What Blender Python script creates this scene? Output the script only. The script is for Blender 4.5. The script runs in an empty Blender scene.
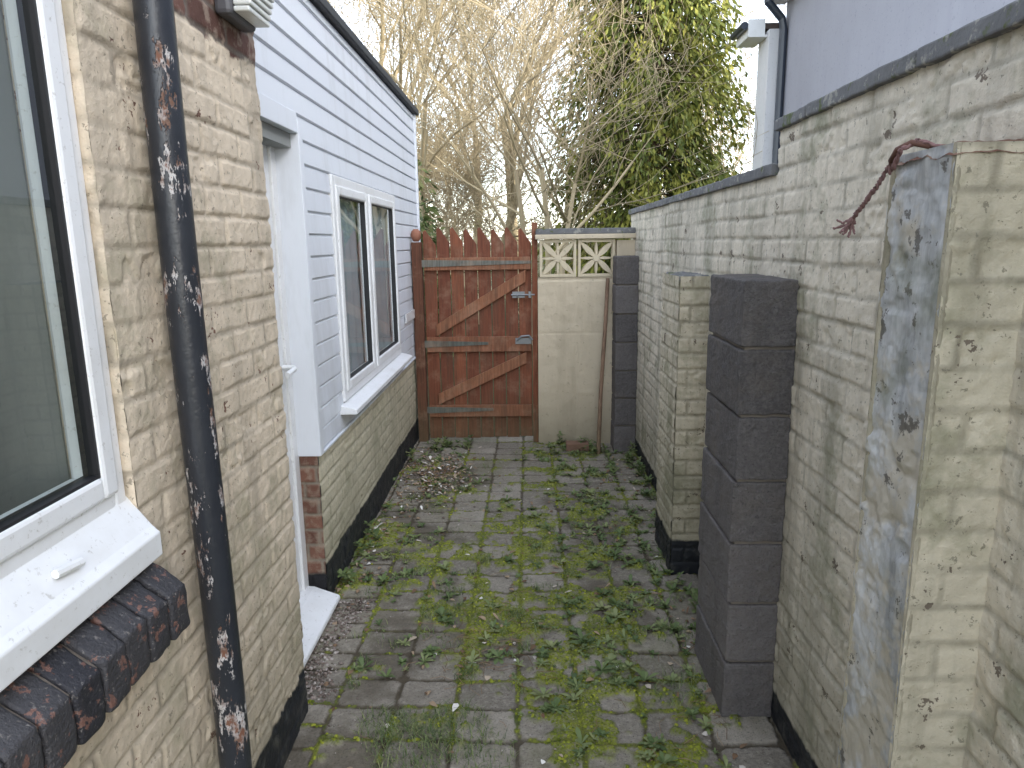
import bpy, bmesh, math, random
import numpy as np
from mathutils import Vector, Matrix, noise as mnoise
random.seed(7); rs=np.random.RandomState(11)
scene=bpy.context.scene
try:
    scene.view_settings.view_transform='Standard'; scene.view_settings.look='None'; scene.view_settings.exposure=0
except Exception: pass
PI=math.pi
# ---------------------------------------------------------------- helpers
def link(o,parent=None):
    scene.collection.objects.link(o)
    if parent is not None: o.parent=parent
    return o
def empty(name):
    e=bpy.data.objects.new(name,None); e.empty_display_size=.1; return link(e)
def smooth(me):
    me.polygons.foreach_set('use_smooth',[True]*len(me.polygons)); me.update()
def mesh_obj(name,verts,faces,mat,parent=None,sm=False,attrs=None,corner=None):
    me=bpy.data.meshes.new(name); me.from_pydata([tuple(v) for v in verts],[],faces)
    if attrs:
        for k,v in attrs.items():
            a=me.attributes.new(k,'FLOAT','POINT'); a.data.foreach_set('value',np.asarray(v,dtype=np.float32))
    me.update()
    if sm: smooth(me)
    o=bpy.data.objects.new(name,me)
    if mat: me.materials.append(mat)
    return link(o,parent)
class MB:
    """mesh builder"""
    def __init__(s): s.v=[]; s.f=[]; s.a=[]
    def add(s,vs,fs,a=0.0):
        b=len(s.v); s.v+= [tuple(v) for v in vs]; s.f+=[tuple(i+b for i in f) for f in fs]; s.a+=[a]*len(vs)
    def box(s,x0,x1,y0,y1,z0,z1,a=0.0):
        s.add([(x0,y0,z0),(x1,y0,z0),(x1,y1,z0),(x0,y1,z0),(x0,y0,z1),(x1,y0,z1),(x1,y1,z1),(x0,y1,z1)],
              [(0,3,2,1),(4,5,6,7),(0,1,5,4),(1,2,6,5),(2,3,7,6),(3,0,4,7)],a)
    def tube(s,pts,rad,n=8,a=0.0,cap=True):
        pts=[Vector(p) for p in pts]; m=len(pts); b=len(s.v)
        for i,p in enumerate(pts):
            d=(pts[min(i+1,m-1)]-pts[max(i-1,0)]).normalized()
            up=Vector((0,0,1)) if abs(d.z)<.9 else Vector((1,0,0))
            x=d.cross(up).normalized(); y=x.cross(d)
            r=rad[i] if hasattr(rad,'__len__') else rad
            for k in range(n):
                t=2*PI*k/n; s.v.append(tuple(p+x*math.cos(t)*r+y*math.sin(t)*r)); s.a.append(a)
        for i in range(m-1):
            for k in range(n):
                k2=(k+1)%n
                s.f.append((b+i*n+k,b+(i+1)*n+k,b+(i+1)*n+k2,b+i*n+k2))
        if cap:
            s.f.append(tuple(b+k for k in range(n))); s.f.append(tuple(b+(m-1)*n+k for k in reversed(range(n))))
    def prism(s,poly,axis,c0,c1,a=0.0):
        n=len(poly)
        def P(q,c): return (q[0],c,q[1]) if axis=='y' else ((c,q[0],q[1]) if axis=='x' else (q[0],q[1],c))
        vs=[P(q,c0) for q in poly]+[P(q,c1) for q in poly]
        fs=[tuple(range(n)),tuple(reversed(range(n,2*n)))]+[(i,i+n,(i+1)%n+n,(i+1)%n) for i in range(n)]
        s.add(vs,fs,a)
    def obj(s,name,mat,parent=None,bevel=0,sm=False,seg=2):
        o=mesh_obj(name,s.v,s.f,mat,parent,sm,{'rnd':s.a})
        bm=bmesh.new(); bm.from_mesh(o.data); bmesh.ops.recalc_face_normals(bm,faces=bm.faces); bm.to_mesh(o.data); bm.free()
        if bevel:
            m=o.modifiers.new('b','BEVEL'); m.width=bevel; m.segments=seg; m.limit_method='ANGLE'; m.angle_limit=math.radians(40)
        return o
_tabs={}
def vn(x,y,scale,seed=0,octs=3,gain=.5):
    out=np.zeros(np.broadcast(x,y).shape); amp=1.; tot=0
    for o in range(octs):
        key=seed*17+o
        if key not in _tabs: _tabs[key]=np.random.RandomState(key+100).rand(256,256)
        T=_tabs[key]; X=x*scale*(2**o)+37.3; Y=y*scale*(2**o)+91.7
        xi=np.floor(X).astype(int); yi=np.floor(Y).astype(int); fx=X-xi; fy=Y-yi
        fx=fx*fx*(3-2*fx); fy=fy*fy*(3-2*fy)
        a=T[xi%256,yi%256]; b=T[(xi+1)%256,yi%256]; c=T[xi%256,(yi+1)%256]; d=T[(xi+1)%256,(yi+1)%256]
        out+=amp*((a*(1-fx)+b*fx)*(1-fy)+(c*(1-fx)+d*fx)*fy); tot+=amp; amp*=gain
    return out/tot
def sst(a,b,x):
    t=np.clip((x-a)/(b-a),0,1); return t*t*(3-2*t)
def hf(name,O,U,V,N,w,h,res,fn,mat,parent=None,mask=None):
    O=np.array(O,float);U=np.array(U,float);V=np.array(V,float);N=np.array(N,float)
    nu=max(2,int(round(w/res))+1); nv=max(2,int(round(h/res))+1)
    u,v=np.meshgrid(np.linspace(0,w,nu),np.linspace(0,h,nv),indexing='ij')
    H,at=fn(u,v)
    P=O+u[...,None]*U+v[...,None]*V+H[...,None]*N
    idx=np.arange(nu*nv).reshape(nu,nv)
    q=np.stack([idx[:-1,:-1],idx[1:,:-1],idx[1:,1:],idx[:-1,1:]],-1)
    if np.dot(np.cross(U,V),N)<0: q=q[...,::-1]
    if mask is not None:
        uc=(u[:-1,:-1]+u[1:,1:])/2; vc=(v[:-1,:-1]+v[1:,1:])/2; q=q[~mask(uc,vc)]
    q=q.reshape(-1,4); nf=len(q)
    me=bpy.data.meshes.new(name); me.vertices.add(nu*nv); me.vertices.foreach_set('co',P.reshape(-1).astype(np.float32))
    me.loops.add(nf*4); me.loops.foreach_set('vertex_index',q.reshape(-1).astype(np.int32))
    me.polygons.add(nf); me.polygons.foreach_set('loop_start',np.arange(0,nf*4,4,dtype=np.int32))
    try: me.polygons.foreach_set('loop_total',np.full(nf,4,dtype=np.int32))
    except Exception: pass
    for k,a in at.items():
        A=me.attributes.new(k,'FLOAT','POINT'); A.data.foreach_set('value',a.reshape(-1).astype(np.float32))
    me.update(calc_edges=True); me.validate(); smooth(me)
    me.materials.append(mat)
    return link(bpy.data.objects.new(name,me),parent)
def brickfn(seed,bl=.225,bh=.075,joint=.011,depth=.0055,var=.0028,rough=.0011,fill=.0,u_off=0):
    rnd=np.random.RandomState(seed).rand(4096)
    def fn(u,v):
        uu=u+u_off+(vn(u,v,9,seed+1)-.5)*.007+(vn(u,v,40,seed+11,2)-.5)*.005; vv=v+(vn(u,v,4,seed+2)-.5)*.006+(vn(u,v,45,seed+12,2)-.5)*.005
        row=np.floor(vv/bh).astype(int); off=(row%2)*.5*bl+(rnd[(row*7)%4096]-.5)*.03
        col=np.floor((uu+off)/bl).astype(int); fu=(uu+off)-col*bl; fv=vv-row*bh
        jit=rnd[(row*131+col*17+5)%4096]*.003
        d=np.minimum(np.minimum(fu,bl-fu),np.minimum(fv,bh-fv))-joint/2-jit*.6
        b=sst(-.003,.004,d)
        r=rnd[(row*131+col)%4096]; r2=rnd[(row*57+col*311)%4096]
        f=vn(u,v,3,seed+3)
        H=b*(depth*(1-fill*sst(.42,.62,f))+ (r-.4)*var + (fu/bl-.5)*(r2-.5)*var*1.2)
        H+= (vn(u,v,35,seed+4,3)-.5)*rough*3.+(vn(u,v,120,seed+5,2)-.5)*rough*1.8+(vn(u,v,1.6,seed+6,2)-.5)*.006
        sp=(r2>.84)&(fv>0); H-=np.where(sp,b*sst(.48,.56,vn(u,v,22,seed+8))*.005,0)
        return H,{'brick':b,'rnd':r}
    return fn
# ---------------------------------------------------------------- node helper
class M:
    def __init__(s,name):
        s.m=bpy.data.materials.new(name); s.m.use_nodes=True; s.nt=s.m.node_tree; s.N=s.nt.nodes; s.L=s.nt.links
        s.b=s.N['Principled BSDF']; s.tc=s.N.new('ShaderNodeTexCoord').outputs['Object']
    def n(s,t): return s.N.new(t)
    def put(s,inp,v):
        if isinstance(v,bpy.types.NodeSocket): s.L.new(v,inp)
        elif isinstance(v,(tuple,list)) and len(v)==3 and inp.type=='RGBA': inp.default_value=(*v,1)
        else: inp.default_value=v
    def mapv(s,scale=(1,1,1),loc=(0,0,0),vec=None):
        m=s.n('ShaderNodeMapping'); s.put(m.inputs['Vector'],vec or s.tc); m.inputs['Scale'].default_value=scale; m.inputs['Location'].default_value=loc; return m.outputs[0]
    def noise(s,scale,detail=4,rough=.6,vec=None,dist=0):
        x=s.n('ShaderNodeTexNoise'); s.put(x.inputs['Vector'],vec or s.tc); x.inputs['Scale'].default_value=scale
        x.inputs['Detail'].default_value=min(detail,4 if scale>15 else 5); x.inputs['Roughness'].default_value=rough; x.inputs['Distortion'].default_value=dist
        return x.outputs['Fac']
    def ramp(s,fac,stops):
        r=s.n('ShaderNodeValToRGB'); s.put(r.inputs[0],fac); e=r.color_ramp.elements
        while len(e)<len(stops): e.new(.5)
        for i,(p,c) in enumerate(stops):
            e[i].position=p; c=(c,c,c) if not isinstance(c,(tuple,list)) else c; e[i].color=(*c,1)
        return r.outputs[0]
    def mix(s,f,a,b,mode='MIX'):
        x=s.n('ShaderNodeMix'); x.data_type='RGBA'; x.blend_type=mode; s.put(x.inputs[0],f); s.put(x.inputs[6],a); s.put(x.inputs[7],b); return x.outputs[2]
    def ma(s,op,a,b=0.,clamp=False):
        x=s.n('ShaderNodeMath'); x.operation=op; x.use_clamp=clamp; s.put(x.inputs[0],a); s.put(x.inputs[1],b); return x.outputs[0]
    def attr(s,name):
        x=s.n('ShaderNodeAttribute'); x.attribute_name=name; return x.outputs['Fac']
    def xyz(s):
        x=s.n('ShaderNodeSeparateXYZ'); s.put(x.inputs[0],s.tc); return x.outputs
    def bump(s,h,strength=.5,dist=.01):
        x=s.n('ShaderNodeBump'); s.put(x.inputs['Height'],h); x.inputs['Strength'].default_value=strength; x.inputs['Distance'].default_value=dist
        s.L.new(x.outputs[0],s.b.inputs['Normal']); return x
    def out(s,col=None,rough=None,spec=None,metal=None):
        if col is not None: s.put(s.b.inputs['Base Color'],col)
        if rough is not None: s.put(s.b.inputs['Roughness'],rough)
        if spec is not None: s.put(s.b.inputs['Specular IOR Level'],spec)
        if metal is not None: s.put(s.b.inputs['Metallic'],metal)
        return s.m
def zmask(m,z,width=.01,nz=.02,scale=12):
    zz=m.xyz()[2]; w=m.ma('MULTIPLY',m.ma('SUBTRACT',m.noise(scale),.5),nz*2)
    t=m.ma('SUBTRACT',m.ma('ADD',zz,w),z); return m.ma('SUBTRACT',1.0,m.ma('DIVIDE',m.ma('ADD',t,width),2*width,True),True)
def painted_brick(name,col,col2,chipcol,dirt,chip=.66,plinth=None,top=None,grime=.5,topcol=(.17,.085,.065)):
    m=M(name); r=m.attr('rnd'); b=m.attr('brick')
    c=m.mix(m.noise(1.7,5,.6),col,col2)
    c=m.mix(m.ma('MULTIPLY',m.ma('SUBTRACT',r,.3),.30,True),c,tuple(x*.76 for x in col2))
    c=m.mix(m.ramp(m.noise(26,4,.7),[(.45,0.),(.75,.45)]),c,tuple(x*.66 for x in col))
    st=m.noise(1.0,5,.65,m.mapv((7,7,.9)))
    c=m.mix(m.ramp(st,[(.47,0.),(.68,grime)]),c,dirt)
    c=m.mix(m.ramp(m.noise(2.6,5,.75,m.mapv((1,1,1),(3,8,5))),[(.52,0.),(.66,grime)]),c,(dirt[0]*.85,dirt[1]*.92,dirt[2]*.8))
    inv=m.ma('SUBTRACT',1.0,b)
    c=m.mix(m.ma('MULTIPLY',inv,m.ramp(m.noise(6,4),[(.35,.12),(.65,.70)])),c,tuple(x*.75 for x in dirt))
    chn=m.noise(10,5,.75)
    ch=m.ramp(chn,[(chip,0.),(chip+.012,1.)])
    ch2=m.ramp(m.noise(60,4,.7),[(.62,0.),(.65,.7)])
    cc=m.mix(m.noise(20,3),chipcol,tuple(x*.5 for x in chipcol))
    c=m.mix(ch2,c,tuple(x*.6 for x in dirt)); c=m.mix(ch,c,cc)
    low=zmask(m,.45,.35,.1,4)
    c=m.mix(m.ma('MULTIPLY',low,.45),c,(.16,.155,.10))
    if top is not None:
        tm=m.ma('SUBTRACT',1.0,zmask(m,top,.006,.05,9))
        tc=m.mix(r,topcol,tuple(x*.45 for x in topcol)); tc=m.mix(inv,tc,(.15,.125,.105)); tc=m.mix(m.ramp(m.noise(14,5),[(.50,0.),(.58,.7)]),tc,(.36,.28,.22))
        c=m.mix(tm,c,tc)
    rough=.78
    if plinth is not None:
        pm=zmask(m,plinth,.006,.018,14)
        pc=m.mix(m.ramp(m.noise(18,4),[(.5,0.),(.7,.7)]),(.018,.020,.024),(.09,.09,.08))
        c=m.mix(pm,c,pc); rough=m.ma('SUBTRACT',.8,m.ma('MULTIPLY',pm,.25))
    hh=m.ma('ADD',m.noise(55,4,.65),m.ma('MULTIPLY',m.noise(220,2,.6),.4))
    hh=m.ma('SUBTRACT',hh,m.ma('MULTIPLY',ch,.5))
    m.bump(hh,.6,.004)
    return m.out(c,rough,.3)
# ---------------------------------------------------------------- materials
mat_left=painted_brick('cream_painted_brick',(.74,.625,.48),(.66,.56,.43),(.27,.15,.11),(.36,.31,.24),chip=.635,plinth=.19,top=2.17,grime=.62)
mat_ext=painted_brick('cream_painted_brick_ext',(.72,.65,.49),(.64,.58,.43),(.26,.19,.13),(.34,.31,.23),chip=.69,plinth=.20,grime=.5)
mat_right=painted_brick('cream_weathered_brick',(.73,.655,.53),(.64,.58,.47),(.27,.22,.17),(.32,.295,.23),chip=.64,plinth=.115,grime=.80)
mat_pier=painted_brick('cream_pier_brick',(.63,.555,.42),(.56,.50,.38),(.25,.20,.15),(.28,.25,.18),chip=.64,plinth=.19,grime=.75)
def m_simple(name,c,rough=.5,bs=40,bd=.001,var=.15,spec=.5,metal=0):
    m=M(name); col=m.mix(m.noise(5,4,.65),c,tuple(x*(1-var) for x in c)); m.bump(m.noise(bs,3),.4,bd); return m.out(col,rough,spec,metal)
def m_upvc(name='white_upvc',c=(.80,.81,.82)):
    m=M(name); col=m.mix(m.ramp(m.noise(3,5,.7),[(.45,0.),(.8,.45)]),c,(.50,.48,.43))
    col=m.mix(m.ramp(m.noise(70,4,.7),[(.60,0.),(.68,.4)]),col,(.28,.25,.20)); m.bump(m.noise(25,3),.1,.001); return m.out(col,.35,.5)
mat_upvc=m_upvc()
def m_clad():
    m=M('white_cladding'); r=m.attr('rnd')
    col=m.mix(m.ma('MULTIPLY',r,.5),(.72,.75,.80),(.62,.65,.71))
    col=m.mix(m.ramp(m.noise(1.,5,.7,m.mapv((5,5,1.2))),[(.48,0.),(.78,.5)]),col,(.42,.43,.43)); m.bump(m.noise(1,3,.6,m.mapv((4,4,60))),.15,.001); return m.out(col,.42,.4)
mat_clad=m_clad()
mat_gasket=m_simple('black_gasket',(.015,.015,.017),.5)
mat_dark=m_simple('dark_flashing',(.035,.037,.042),.6,30,.002)
mat_gutter=m_simple('black_gutter_plastic',(.03,.04,.06),.3,30,.001)
def m_glass():
    m=M('window_glass'); m.N.remove(m.b)
    lw=m.n('ShaderNodeLayerWeight'); lw.inputs['Blend'].default_value=.5
    F=m.ma('ADD',m.ma('MULTIPLY',m.ma('POWER',lw.outputs['Facing'],3.5),.85),.09,True)
    tr=m.n('ShaderNodeBsdfTransparent'); tr.inputs[0].default_value=(.88,.93,.92,1)
    gl=m.n('ShaderNodeBsdfGlossy'); gl.inputs['Roughness'].default_value=.012; gl.inputs[0].default_value=(.95,.97,1,1)
    b=m.n('ShaderNodeBump'); b.inputs['Strength'].default_value=.06; b.inputs['Distance'].default_value=.01; m.L.new(m.noise(2.2,1),b.inputs['Height'])
    m.L.new(b.outputs[0],gl.inputs['Normal'])
    mx=m.n('ShaderNodeMixShader'); m.L.new(F,mx.inputs[0]); m.L.new(tr.outputs[0],mx.inputs[1]); m.L.new(gl.outputs[0],mx.inputs[2])
    m.L.new(mx.outputs[0],m.N['Material Output'].inputs[0]); return m.m
mat_glass=m_glass()
mat_room=m_simple('room_interior',(.30,.31,.30),.9)
mat_curtain=m_simple('net_curtain',(.26,.31,.30),.9,80,.001,.35)
mat_pane_backing=m_simple('pale_pane_backing',(.48,.55,.60),.8,80,.001,.3)  # blue-grey tone standing in for the pale reflection in the panes
def m_blacksill():
    m=M('black_painted_brick'); r=m.attr('rnd')
    c=m.mix(r,(.026,.026,.032),(.06,.058,.062)); c=m.mix(m.ramp(m.noise(22,4,.75),[(.57,0.),(.60,1.)]),c,(.18,.095,.075)); c=m.mix(m.ramp(m.noise(90,4,.7),[(.60,0.),(.66,.6)]),c,(.25,.23,.21))
    m.bump(m.ma('ADD',m.noise(40,4,.7),m.noise(150,3)),.8,.005); return m.out(c,.6,.4)
mat_blacksill=m_blacksill()
def m_pipe():
    m=M('peeling_black_iron'); n=m.noise(1,5,.75,m.mapv((26,26,9)))
    c=m.mix(m.noise(8,3),(.014,.016,.022),(.03,.034,.042))
    c=m.mix(m.ramp(n,[(.575,0.),(.59,1.)]),c,m.mix(m.ramp(m.noise(30,3),[(.4,0.),(.6,1.)]),(.50,.48,.47),(.15,.085,.06)))
    c=m.mix(m.ramp(n,[(.64,0.),(.655,1.)]),c,(.17,.075,.045))
    m.bump(m.ma('ADD',m.ramp(n,[(.56,1.),(.60,0.)]),m.ma('MULTIPLY',m.noise(70,3),.5)),.7,.003); return m.out(c,m.ramp(n,[(.56,.35),(.62,.8)]),.5)
mat_pipe=m_pipe()
def m_block():
    m=M('concrete_block'); r=m.attr('rnd')
    base=m.mix(r,(.165,.15,.145),(.085,.078,.078))
    v=m.noise(75,4,.75); base=m.mix(m.ramp(v,[(.4,0.),(.75,.5)]),base,(.24,.225,.215)); base=m.mix(m.ramp(m.noise(110,3,.7),[(.3,.7),(.42,0.)]),base,(.04,.038,.038))
    base=m.mix(m.ramp(m.noise(3,5,.7),[(.5,0.),(.7,.4)]),base,(.17,.14,.11)); base=m.mix(m.ramp(m.noise(1,4,.7,m.mapv((7,7,1.5),(2,2,2))),[(.5,0.),(.7,.4)]),base,(.06,.056,.052))
    m.bump(m.ma('ADD',v,m.noise(160,3)),1.,.005); return m.out(base,.93,.2)
mat_block=m_block()
def m_mortar():
    m=M('mortar'); c=m.mix(m.noise(20,4),(.26,.22,.18),(.16,.14,.115)); m.bump(m.noise(90,3),.8,.004); return m.out(c,.95,.15)
mat_mortar=m_mortar()
def m_coping():
    m=M('grey_coping'); c=m.mix(m.noise(8,5,.7),(.22,.22,.222),(.10,.10,.102)); c=m.mix(m.ramp(m.noise(20,4,.7),[(.56,0.),(.62,.8)]),c,(.34,.33,.29)); c=m.mix(m.ramp(m.noise(14,4,.6,m.mapv((1,1,1),(4,3,1))),[(.58,0.),(.64,.8)]),c,(.10,.12,.04))
    m.bump(m.noise(50,4,.7),.8,.005); return m.out(c,.9,.2)
mat_coping=m_coping()
def m_render(name,c,d,bs=60):
    m=M(name); col=m.mix(m.noise(1.3,5,.65),c,tuple(x*.8 for x in c)); col=m.mix(m.ramp(m.noise(1,5,.65,m.mapv((6,6,.8))),[(.48,0.),(.75,.7)]),col,d)
    col=m.mix(m.ramp(m.noise(30,4,.7),[(.6,0.),(.68,.5)]),col,tuple(x*.6 for x in d)); col=m.mix(m.ma('MULTIPLY',zmask(m,.25,.25,.12,5),.6),col,(.15,.135,.09))
    m.bump(m.noise(bs,4,.7),.5,.004); return m.out(col,.9,.2)
mat_render=m_render('cream_render',(.66,.56,.41),(.42,.35,.25))
mat_screen=m_render('screen_block_concrete',(.70,.60,.43),(.42,.36,.25))
mat_house_shaded=m_render('white_house_render_shaded',(.37,.37,.42),(.31,.31,.355),90)  # white render with its lilac-grey shade put into the colour
mat_house_lit=m_render('white_house_render_lit',(.74,.74,.76),(.6,.6,.62),90)  # lit copy of the same render, brightness put into the colour
def m_silver():
    m=M('worn_grey_white_paint'); n=m.noise(1,5,.7,m.mapv((9,9,2.2)))
    c=m.mix(m.ramp(n,[(.38,0.),(.62,1.)]),(.27,.275,.275),(.60,.60,.59))
    c=m.mix(m.ramp(m.noise(5,5,.7),[(.50,0.),(.60,.9)]),c,(.48,.43,.34)); c=m.mix(m.ramp(m.noise(11,5,.75),[(.60,0.),(.63,.9)]),c,(.10,.09,.075))
    c=m.mix(m.ramp(m.noise(3,5,.6,m.mapv((1,1,1),(2,7,3))),[(.56,0.),(.70,.8)]),c,(.13,.14,.07))
    m.bump(m.noise(45,4,.7),.6,.004); return m.out(c,.5,.5)
mat_silver=m_silver()
def m_wood(name,a,b,green=.5):
    m=M(name); r=m.attr('rnd'); g=m.noise(1,5,.7,m.mapv((60,60,3.5)))
    c=m.mix(r,a,b); c=m.mix(m.ramp(g,[(.35,.75),(.62,0.)]),c,tuple(x*.35 for x in a)); c=m.mix(m.ramp(m.noise(7,4,.7),[(.5,0.),(.75,.5)]),c,(.36,.23,.15))
    c=m.mix(m.ramp(m.noise(1,5,.7,m.mapv((14,14,2.),(1,5,2))),[(.5,0.),(.7,.6)]),c,(.11,.065,.04))
    low=zmask(m,.22,.22,.1,6); c=m.mix(m.ma('MULTIPLY',low,green),c,(.11,.10,.05))
    m.bump(g,.6,.003); return m.out(c,.72,.3)
mat_wood=m_wood('red_brown_stained_wood',(.29,.098,.048),(.18,.06,.033))
mat_post=m_wood('dark_stained_post',(.16,.065,.035),(.13,.05,.03))
mat_ledge=m_wood('red_brown_ledge_wood',(.34,.145,.075),(.27,.105,.055),.3)
mat_oldwood=m_wood('weathered_grey_wood',(.20,.20,.17),(.13,.14,.12),.2)
mat_stake=m_wood('brown_stake_wood',(.27,.17,.11),(.20,.12,.08),.4)
mat_steel=m_simple('galvanised_steel',(.30,.31,.32),.45,60,.001,.4,.5,.7)
def m_paver():
    m=M('mossy_pavers'); r=m.attr('rnd'); j=m.attr('joint'); mo=m.attr('moss')
    c=m.ramp(r,[(0.,(.215,.19,.155)),(.5,(.285,.252,.205)),(1.,(.37,.33,.27))])
    c=m.mix(m.ramp(m.noise(4,5,.7),[(.35,0.),(.7,.65)]),c,(.175,.152,.118))
    c=m.mix(m.ramp(m.noise(45,4,.75),[(.45,0.),(.75,.7)]),c,(.43,.39,.325)); c=m.mix(m.ramp(m.noise(130,3,.7),[(.3,.8),(.45,0.)]),c,(.07,.062,.05))
    c=m.mix(m.ramp(m.noise(2.2,5,.75,m.mapv((1,1,1),(7,2,1))),[(.5,0.),(.65,.45)]),c,(.165,.16,.085))
    soil=m.mix(m.noise(60,3),(.045,.037,.024),(.125,.10,.068)); c=m.mix(j,c,soil)
    gm=m.mix(m.ramp(m.noise(9,4),[(.3,0.),(.7,1.)]),(.09,.115,.025),(.29,.31,.035)); gm=m.mix(m.ramp(m.noise(120,3,.7),[(.3,.7),(.55,0.)]),gm,(.03,.045,.012))
    mf=m.ma('MULTIPLY',mo,m.ramp(m.noise(90,3,.7),[(.28,.15),(.55,1.)]),True)
    c=m.mix(mf,c,gm)
    m.bump(m.ma('ADD',m.noise(80,4,.7),m.noise(240,2,.7)),.9,.004); return m.out(c,.92,.25)
mat_paver=m_paver()
def m_rndcol(name,stops,rough=.6,spec=.3):
    m=M(name); c=m.ramp(m.attr('rnd'),stops); return m.out(c,rough,spec)
mat_weed=m_rndcol('weed_leaves',[(0.,(.055,.09,.03)),(.5,(.12,.165,.055)),(1.,(.26,.28,.12))],.5)
mat_moss=m_rndcol('moss_green',[(0.,(.09,.115,.02)),(.5,(.20,.23,.03)),(1.,(.32,.33,.05))],.95,spec=.1)
mat_leaf=m_rndcol('dead_leaf',[(0.,(.12,.065,.035)),(.5,(.27,.18,.11)),(.75,(.38,.28,.18)),(1.,(.78,.75,.70))],.8)
mat_gravel=m_rndcol('gravel_stone',[(0.,(.10,.075,.06)),(.5,(.24,.19,.16)),(1.,(.46,.41,.37))],.8)
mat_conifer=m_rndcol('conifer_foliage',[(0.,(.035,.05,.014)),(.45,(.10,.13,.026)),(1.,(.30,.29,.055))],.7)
mat_ivy=m_rndcol('ivy_foliage',[(0.,(.03,.05,.014)),(.5,(.08,.11,.03)),(1.,(.20,.20,.07))],.5)
mat_bark=m_rndcol('tree_bark',[(0.,(.27,.22,.14)),(1.,(.50,.41,.26))],.85)
mat_bark2=m_rndcol('conifer_bark',[(0.,(.12,.08,.05)),(1.,(.12,.08,.05))],.85)
def m_grass():
    m=M('ground_grass'); c=m.mix(m.noise(.6,5,.7),(.045,.075,.018),(.10,.095,.045)); c=m.mix(m.noise(8,4,.7),c,(.06,.05,.03)); m.bump(m.noise(12,4),.8,.05); return m.out(c,.95,.1)
mat_grass=m_grass()
# ---------------------------------------------------------------- ground
mesh_obj('ground',[(-400,-400,-.03),(400,-400,-.03),(400,400,-.03),(-400,400,-.03)],[(0,1,2,3)],mat_grass)
PX0,PY0=-1.06,.7
prn=rs.rand(8192)
def pave(u,v):
    x=u+PX0; y=v+PY0
    xw=x+(vn(x,y,6,51)-.5)*.013; yw=y+(vn(x,y,6,52)-.5)*.013
    inb=x< -.715
    pw,pd=.221,.172
    gx=(xw+.715)/pw
    cx=np.floor(gx).astype(int)
    gy=yw/pd+prn[(cx*13+5)%8192]*.10
    cy=np.floor(gy).astype(int)
    big=prn[(cx*53+(cy//2)*701+9)%8192]>.86
    fy=np.where(big,gy/2-np.floor(gy/2)-.5,gy-cy-.5); pdd=np.where(big,pd*2,pd); cy=np.where(big,cy//2*2,cy)
    fx=gx-cx-.5
    ax=np.abs(fx)*pw; ay=np.abs(fy)*pdd
    d=np.minimum(.5*pw-ax,.5*pdd-ay); d=np.minimum(d,(.5*pw-ax+.5*pdd-ay-.020)/1.414)
    kx=cx*3; ky=cy*5
    bl=.112; by=np.floor(yw/bl); fb=yw-by*bl
    dB=np.minimum(np.minimum(fb,bl-fb),np.minimum(np.abs(xw+.715),np.abs(xw+.930)))
    d=np.where(inb,dB,d); kx=np.where(inb,999,kx); ky=np.where(inb,by.astype(int)*7,ky)
    rnd=prn[(kx*131+ky*977)%8192]; rn2=prn[(kx*37+ky*211+77)%8192]; rn3=prn[(kx*91+ky*17+177)%8192]
    t=sst(.003,.012,d-(vn(x,y,60,53,2)-.5)*.011)
    H=t*(.010+(rnd-.5)*.007)+ t*((fx)*(rn2-.5)+(fy)*(rn3-.5))*.010
    patch=vn(x,y,2.6,60,3)*.42+vn(x,y,9,61,3)*.58
    wgt=np.exp(-((x-.08)/.50)**2)*.04+np.exp(-((y-3.0)/1.5)**2)*.03
    wgt+=.07*np.exp(-(((x-.30)/.35)**2+((y-2.25)/.5)**2))+.05*np.exp(-(((x+.05)/.3)**2+((y-3.1)/.5)**2))-.03*(x<-.72)
    mm=patch+wgt+(1-t)*.135+(vn(x,y,28,62,2)-.5)*.20
    moss=sst(.59,.67,mm)
    soil=sst(.56,.70,vn(x,y,1.9,71,3)*.8+vn(x,y,14,72,3)*.2+.10*np.exp(-(((x+.20)/.28)**2+((y-2.65)/.35)**2))+(1-t)*.05)*(1-moss)
    H=H*(1-.6*soil)+soil*.005
    H+=moss*(.005+.012*vn(x,y,45,63,3)+.004*(vn(x,y,130,64,2)-.5))
    H+=(vn(x,y,70,65,3)-.5)*.004+(vn(x,y,1.5,66,2)-.5)*.035
    jt=np.clip((1-t)*.95+soil*.65,0,1)
    return H,{'rnd':rnd,'joint':jt,'moss':moss}
path=hf('paved_path',(PX0,PY0,0),(1,0,0),(0,1,0),(0,0,1),1.95,5.15,.0065,pave,mat_paver)
def gh(x,y):
    H,a=pave(np.array([x-PX0]),np.array([y-PY0])); return float(H[0]),float(a['joint'][0]),float(a['moss'][0])
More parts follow.
